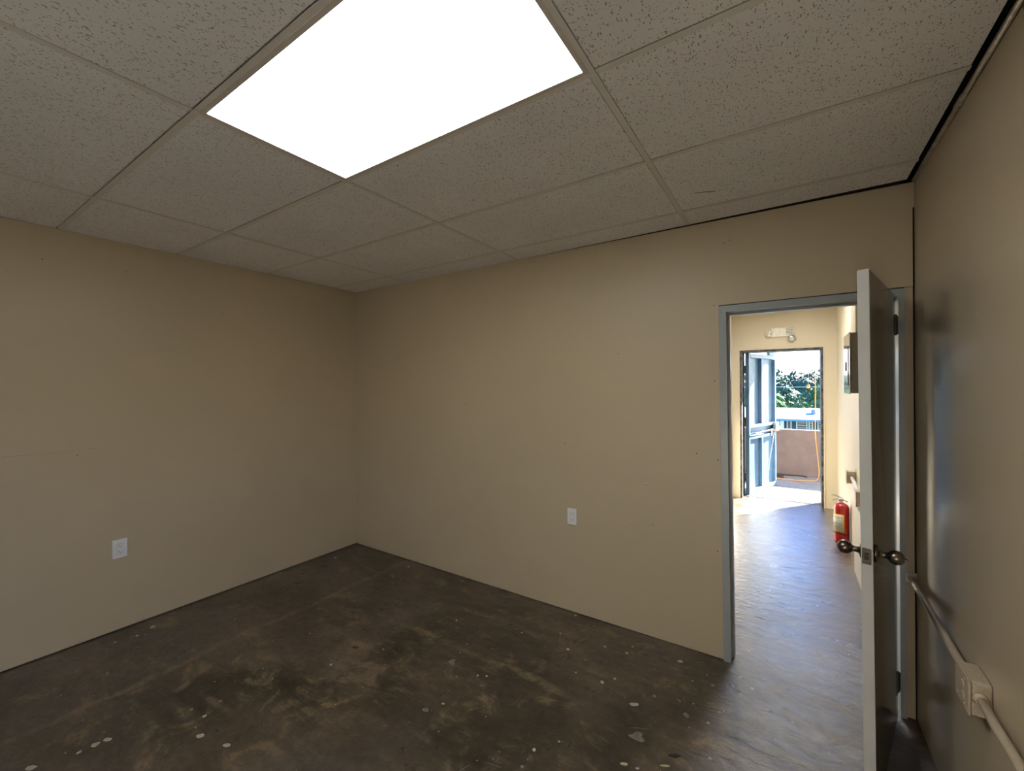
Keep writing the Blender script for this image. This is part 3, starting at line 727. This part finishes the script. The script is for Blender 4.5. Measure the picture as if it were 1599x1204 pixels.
# ------------------------------------------------------------------ balcony
structure(MB().box(-5, 6, 6.932, 9.05, -.2, -.0008).build('floor_balcony', M['deck']))
structure(MB().box(EX0+.016, EX1-.016, 6.90, 7.06, -.0006, .006).build('trim_4', M['deck']))
structure(MB().rbox(-5, 6, 8.90, 9.05, -3.6, .80, .006, 2).build('wall_parapet', M['pink']))
structure(MB().box(-5, 6, 6.9, 8.42, 2.46, 2.60).build('trim_5', M['stucco']))
c1 = [(.33, 8.36, 2.46), (.332, 8.45, 1.9), (.338, 8.6, 1.5), (.335, 8.66, .8), (.352, 8.70, .55), (.372, 8.72, .32), (.385, 8.70, .12), (.35, 8.60, .015), (.22, 8.48, .010), (.0, 8.42, .010), (-.3, 8.44, .010), (-.7, 8.5, .010)]
def smooth(pts, n=6):
    out = []; P = [Vector(p) for p in pts]; P = [P[0]] + P + [P[-1]]
    for i in range(1, len(P)-2):
        for k in range(n):
            t = k/n; a, b2, c, d = P[i-1], P[i], P[i+1], P[i+2]
            out.append(.5*((2*b2) + (c-a)*t + (2*a-5*b2+4*c-d)*t*t + (3*b2-a-3*c+d)*t**3))
    out.append(P[-2]); return out
tag(MB().tube(smooth(c1), .005, 8).build('extension_cord', M['orange']), 'orange extension cord hanging down and lying across the balcony floor', 'cord')
pl = empty('hanging_plug', (.235, 8.42, 1.56))
tag(pl, 'orange cord end hanging on a thin line over the balcony', 'plug')
MB().tube([(0, 0, .03), (0, 0, .02), (0, 0, -.02), (0, 0, -.03)], [.008, .022, .024, .014], 12).build('plug_body', M['orange'], pl)
MB().tube([(0, 0, .03), (.01, 0, .3), (.03, -.05, .90)], .0018, 6).build('line', M['string'], pl)
tag(MB().tube(smooth([(-2, 8.8, .012), (-.3, 8.84, .012), (-.05, 8.82, .012), (.12, 8.86, .012), (.22, 8.80, .012)]), .010, 8).build('black_cable', M['black']), 'black cable lying along the foot of the pink parapet', 'cable')
pk = empty('power_block', (-.17, 8.60, 0))
tag(pk, 'small black power block on the balcony floor by the parapet', 'power block')
MB().rbox(-.06, .06, -.03, .03, .0005, .045, .006, 2).build('block_body', M['black'], pk)
MB().tube([(-.06, 0, .02), (-.2, .02, .01), (-.5, .04, .009)], .006, 8).build('cable_tail', M['black'], pk)

# ------------------------------------------------------------------ house across the way
GZ = -4.0
structure(MB().box(-400, 400, 9.3, 1500, GZ-.5, GZ).build('ground', M['grass']))
hs = empty('blue_house', (0, 25, GZ))
tag(hs, 'pale blue house with a white hipped roof beyond the balcony parapet', 'house')
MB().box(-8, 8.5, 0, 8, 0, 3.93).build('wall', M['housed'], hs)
mb = MB(); z0, z1 = 3.96, 4.46
v_ = [mb.bm.verts.new(c) for c in ((-8.8, -.8, z0), (9.3, -.8, z0), (9.3, 8.8, z0), (-8.8, 8.8, z0), (-5.6, 4, 4.28), (6, 4, 4.28))]
for f in ((0,1,5,4), (1,2,5), (2,3,4,5), (3,0,4), (3,2,1,0)): mb.bm.faces.new([v_[i] for i in f])
mb.build('roof', M['roofw'], hs)
MB().box(-8.8, 9.3, -.84, -.80, 3.87, 3.97).build('fascia', M['housew'], hs)
for x0 in (-3.4, -.45, 2.4, 4.6):
    MB().rbox(x0, x0+.16, -.62, -.46, 0, 3.93, .01, 1).build('porch_post', M['trimw'], hs)
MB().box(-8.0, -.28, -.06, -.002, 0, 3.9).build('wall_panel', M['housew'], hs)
def hwin(x0, x1, z0, z1, nb):
    f = MB().box(x0, x1, -.06, -.001, z0, z1).build('window', M['trimw'], hs)
    MB().box(x0+.05, x1-.05, -.072, -.0602, z0+.05, z1-.05).build('pane', M['glassd'], f)
    mb = MB()
    for k in range(nb): zz = z0+.05+(z1-z0-.1)*(k+.5)/nb; mb.box(x0+.06, x1-.06, -.085, -.073, zz-.012, zz+.012)
    mb.build('louvre_bars', M['trimw'], f)['kind'] = 'stuff'
hwin(.20, .66, 2.9, 3.86, 7); hwin(.70, .88, 2.9, 3.86, 7); hwin(1.05, 1.6, 3.15, 3.86, 5); hwin(-.19, .02, 2.4, 3.86, 1); hwin(-2.4, -1.2, 2.7, 3.8, 7); hwin(3, 4.2, 2.8, 3.8, 7)
mb = MB().box(.86, 1.06, 1.2, 1.8, 3.98, 4.30).prism([(.82, 4.30), (1.10, 4.30), (.96, 4.37)], 'y', 1.15, 2.05)
mb.build('roof_vent', M['housew'], hs)
# chain-link fence between
fn = empty('chain_link_fence', (0, 18, GZ))
tag(fn, 'chain-link fence in front of the blue house', 'fence')
for x in (-3, -1, 1, 3):
    MB().tube([(x, 0, 0), (x, 0, 3.72)], .03, 8).build('post', M['galv'], fn)
MB().tube([(-3, 0, 3.70), (3, 0, 3.70)], .02, 8).build('top_rail', M['galv'], fn)
mb = MB(); s_ = .12
for k in range(-12, 62):
    xa = -3+k*s_
    for sg in (1, -1):
        a = Vector((xa, 0, 2.6)); b2 = Vector((xa+1.08*1, 0, 3.68)) if sg > 0 else None
        if sg > 0: p0, p1 = Vector((xa-1.08, 0, 2.6)), Vector((xa, 0, 3.68))
        else: p0, p1 = Vector((xa, 0, 2.6)), Vector((xa-1.08, 0, 3.68))
        if max(p0.x, p1.x) > 3.1 or min(p0.x, p1.x) < -3.1: continue
        mb.tube([p0, p1], .005, 3, False)
mb.build('wire_mesh', M['galv'], fn)['kind'] = 'stuff'

# ------------------------------------------------------------------ trees
def crown(mb, cx, cy, cz, rx, rz, n, rnd, leaf):
    for k in range(n):
        while True:
            d = Vector((rnd.gauss(0,1), rnd.gauss(0,1), rnd.gauss(0,1))).normalized()
            if d.z > -.6: break
        q = 1 + .30*noise.noise(d*2.1 + Vector((cx, cy, 0)))
        rr = q*rnd.uniform(.78, 1.0)
        p = Vector((cx+d.x*rx*rr, cy+d.y*rx*rr, cz+d.z*rz*rr))
        nrm = (d + Vector((rnd.gauss(0,.5), rnd.gauss(0,.5), rnd.gauss(0,.5)))).normalized()
        a = nrm.orthogonal().normalized(); b2 = nrm.cross(a)
        th = rnd.uniform(0, 6.28); a, b2 = a*math.cos(th)+b2*math.sin(th), -a*math.sin(th)+b2*math.cos(th)
        L = leaf*rnd.uniform(.6, 1.3)
        v_ = [mb.bm.verts.new(p+o_) for o_ in (a*L, b2*L*.45+nrm*L*.1, -a*L, -b2*L*.45+nrm*L*.1)]
        mb.bm.faces.new(v_)
def tree(label, x, y, h, r, mt, seed, group='trees beyond the blue house'):
    rnd = random.Random(seed)
    t = empty('leafy_tree', (x, y, GZ)); tag(t, label, 'tree', group)
    MB().tube([(0,0,0), (.1,0,h*.35), (-.05,.1,h*.7)], [r*.09, r*.07, r*.03], 8).build('trunk', M['bark'], t)
    mb = MB()
    for k in range(9):
        a = rnd.uniform(0, 6.28); q = r*rnd.uniform(.2, .62)
        crown(mb, q*math.cos(a), q*math.sin(a), h - r*rnd.uniform(.45, 1.15), r*rnd.uniform(.38, .55), r*rnd.uniform(.30, .45), 300, rnd, .20)
    # inner masses so the crown is not see-through
    for k in range(5):
        a = rnd.uniform(0, 6.28); q = r*rnd.uniform(0, .4)
        Mx = Matrix.Translation((q*math.cos(a), q*math.sin(a), h-r*.85)) @ Matrix.Diagonal((r*.42, r*.42, r*.36, 1))
        bmesh.ops.create_icosphere(mb.bm, subdivisions=2, radius=1, matrix=Mx)
    mb.build('foliage', M[mt], t)
TL = [('rounded bright green tree in the middle, just above the white roof', .3, 38, 4.6, 2.1, 'leafa', 1),
      ('bright green tree at the right edge of the outside doorway', 2.6, 40, 5.9, 2.0, 'leafa', 2),
      ('bright green tree half hidden behind the open blue door', -2.2, 41, 5.6, 2.2, 'leafa', 3),
      ('dark tree behind the rounded bright green one', -1.0, 53, 6.5, 2.8, 'leafb', 4),
      ('dark tree rising behind the hanging orange cord', 2.7, 47.5, 6.7, 2.4, 'leafb', 5),
      ('tall dark tree farther off on the right', 4.6, 56, 7.6, 3.0, 'leafb', 6),
      ('dark tree farther off on the left of the doorway', -3.2, 58, 7.2, 3.0, 'leafb', 7)]
for L in TL: tree(L[0], L[1], L[2], L[3], L[4], L[5], L[6])
# background woodland
wd = MB(); rnd = random.Random(5)
for k in range(46):
    x = -32 + 64*k/45 + rnd.uniform(-.6, .6); y = 72+rnd.uniform(-5, 8)
    crown(wd, x, y, GZ+5.3+rnd.uniform(-.7, .9), 2.6, 2.1, 260, rnd, .34)
    bmesh.ops.create_icosphere(wd.bm, subdivisions=2, radius=1, matrix=Matrix.Translation((x, y, GZ+3.3)) @ Matrix.Diagonal((2.4, 2.4, 3.3, 1)))
tag(wd.build('woodland', M['leafb']), 'continuous belt of distant dark woodland under the pale ridge', 'woodland', kind='stuff')
# palm
pm = empty('palm_tree', (-1.95, 36.5, GZ)); tag(pm, 'palm with drooping fronds beside the open blue door', 'palm')
MB().tube([(0,0,0), (.1,0,2.2), (0,.1,4.6)], [.18, .14, .11], 10).build('trunk', M['bark'], pm)
rnd = random.Random(9)
for k in range(15):
    a = 2*math.pi*k/15 + rnd.uniform(-.15, .15); el_ = rnd.uniform(.1, 1.1); mb = MB(); pts = []
    for q in range(9):
        s = q/8*1.9; pts.append(Vector((math.cos(a)*s*math.cos(el_*.6), math.sin(a)*s*math.cos(el_*.6), 4.6 + s*math.sin(el_) - .42*s*s)))
    mb.tube(pts, [.022*(1-q/9.5) for q in range(9)], 5)
    for q in range(1, 9):
        for sg in (-1, 1):
            for j in range(3):
                p = pts[q-1].lerp(pts[q], j/3); dr = (pts[q]-pts[q-1]).normalized(); sd_ = dr.cross(Vector((0,0,1))).normalized()*sg
                tip = p + sd_*(.42*(1-q/12)) + dr*.14 + Vector((0,0,-.16))
                v_ = [mb.bm.verts.new(c) for c in (p, p+dr*.05, tip)]; mb.bm.faces.new(v_)
    mb.build('frond', M['leafa'], pm)
# ridge
mb = MB(); nx = 80; rows = []
for j, (yy, hh) in enumerate(((900, 0), (1100, .55), (1400, 1.0), (1700, .2))):
    row = []
    for i in range(nx+1):
        x = -900 + 1800*i/nx
        z = GZ + hh*(40 + 24*noise.noise(Vector((x*.0045+3, j*.3, 0))) + 9*noise.noise(Vector((x*.02, j, 4))) + 16*math.exp(-((x-25)/120)**2))
        row.append(mb.bm.verts.new((x, yy, z)))
    rows.append(row)
for j in range(3):
    for i in range(nx): f = mb.bm.faces.new((rows[j][i], rows[j][i+1], rows[j+1][i+1], rows[j+1][i])); f.smooth = True
structure(mb.build('ridge', M['hill']))
# power line
ul = empty('overhead_line', (0, 34.6, GZ)); tag(ul, 'thin overhead wire crossing in front of the trees beyond the balcony', 'wire')
MB().tube([(-9.6, 0, 5.78), (-6, 0, 5.60), (-3, 0, 5.5), (0, 0, 5.46), (3, 0, 5.46), (6, 0, 5.54), (9.6, 0, 5.68)], .008, 5).build('wire', M['string'], ul)
for x in (-9.6, 9.6): MB().tube([(x, 0, 0), (x, 0, 6.4)], [.13, .09], 10).build('pole', M['bark'], ul)
# hazy air in the valley
hm = bpy.data.materials.new('valley_haze'); hm.use_nodes = True; tt = hm.node_tree; tt.nodes.clear()
oo = tt.nodes.new('ShaderNodeOutputMaterial'); vs_ = tt.nodes.new('ShaderNodeVolumeScatter')
vs_.inputs['Density'].default_value = .0007; vs_.inputs['Color'].default_value = (.93, .97, 1, 1); vs_.inputs['Anisotropy'].default_value = .3
tt.links.new(vs_.outputs[0], oo.inputs['Volume'])
hz = MB().box(-1000, 1000, 300, 1800, GZ+.01, 95).build('valley_haze', hm)
tag(hz, kind='structure')
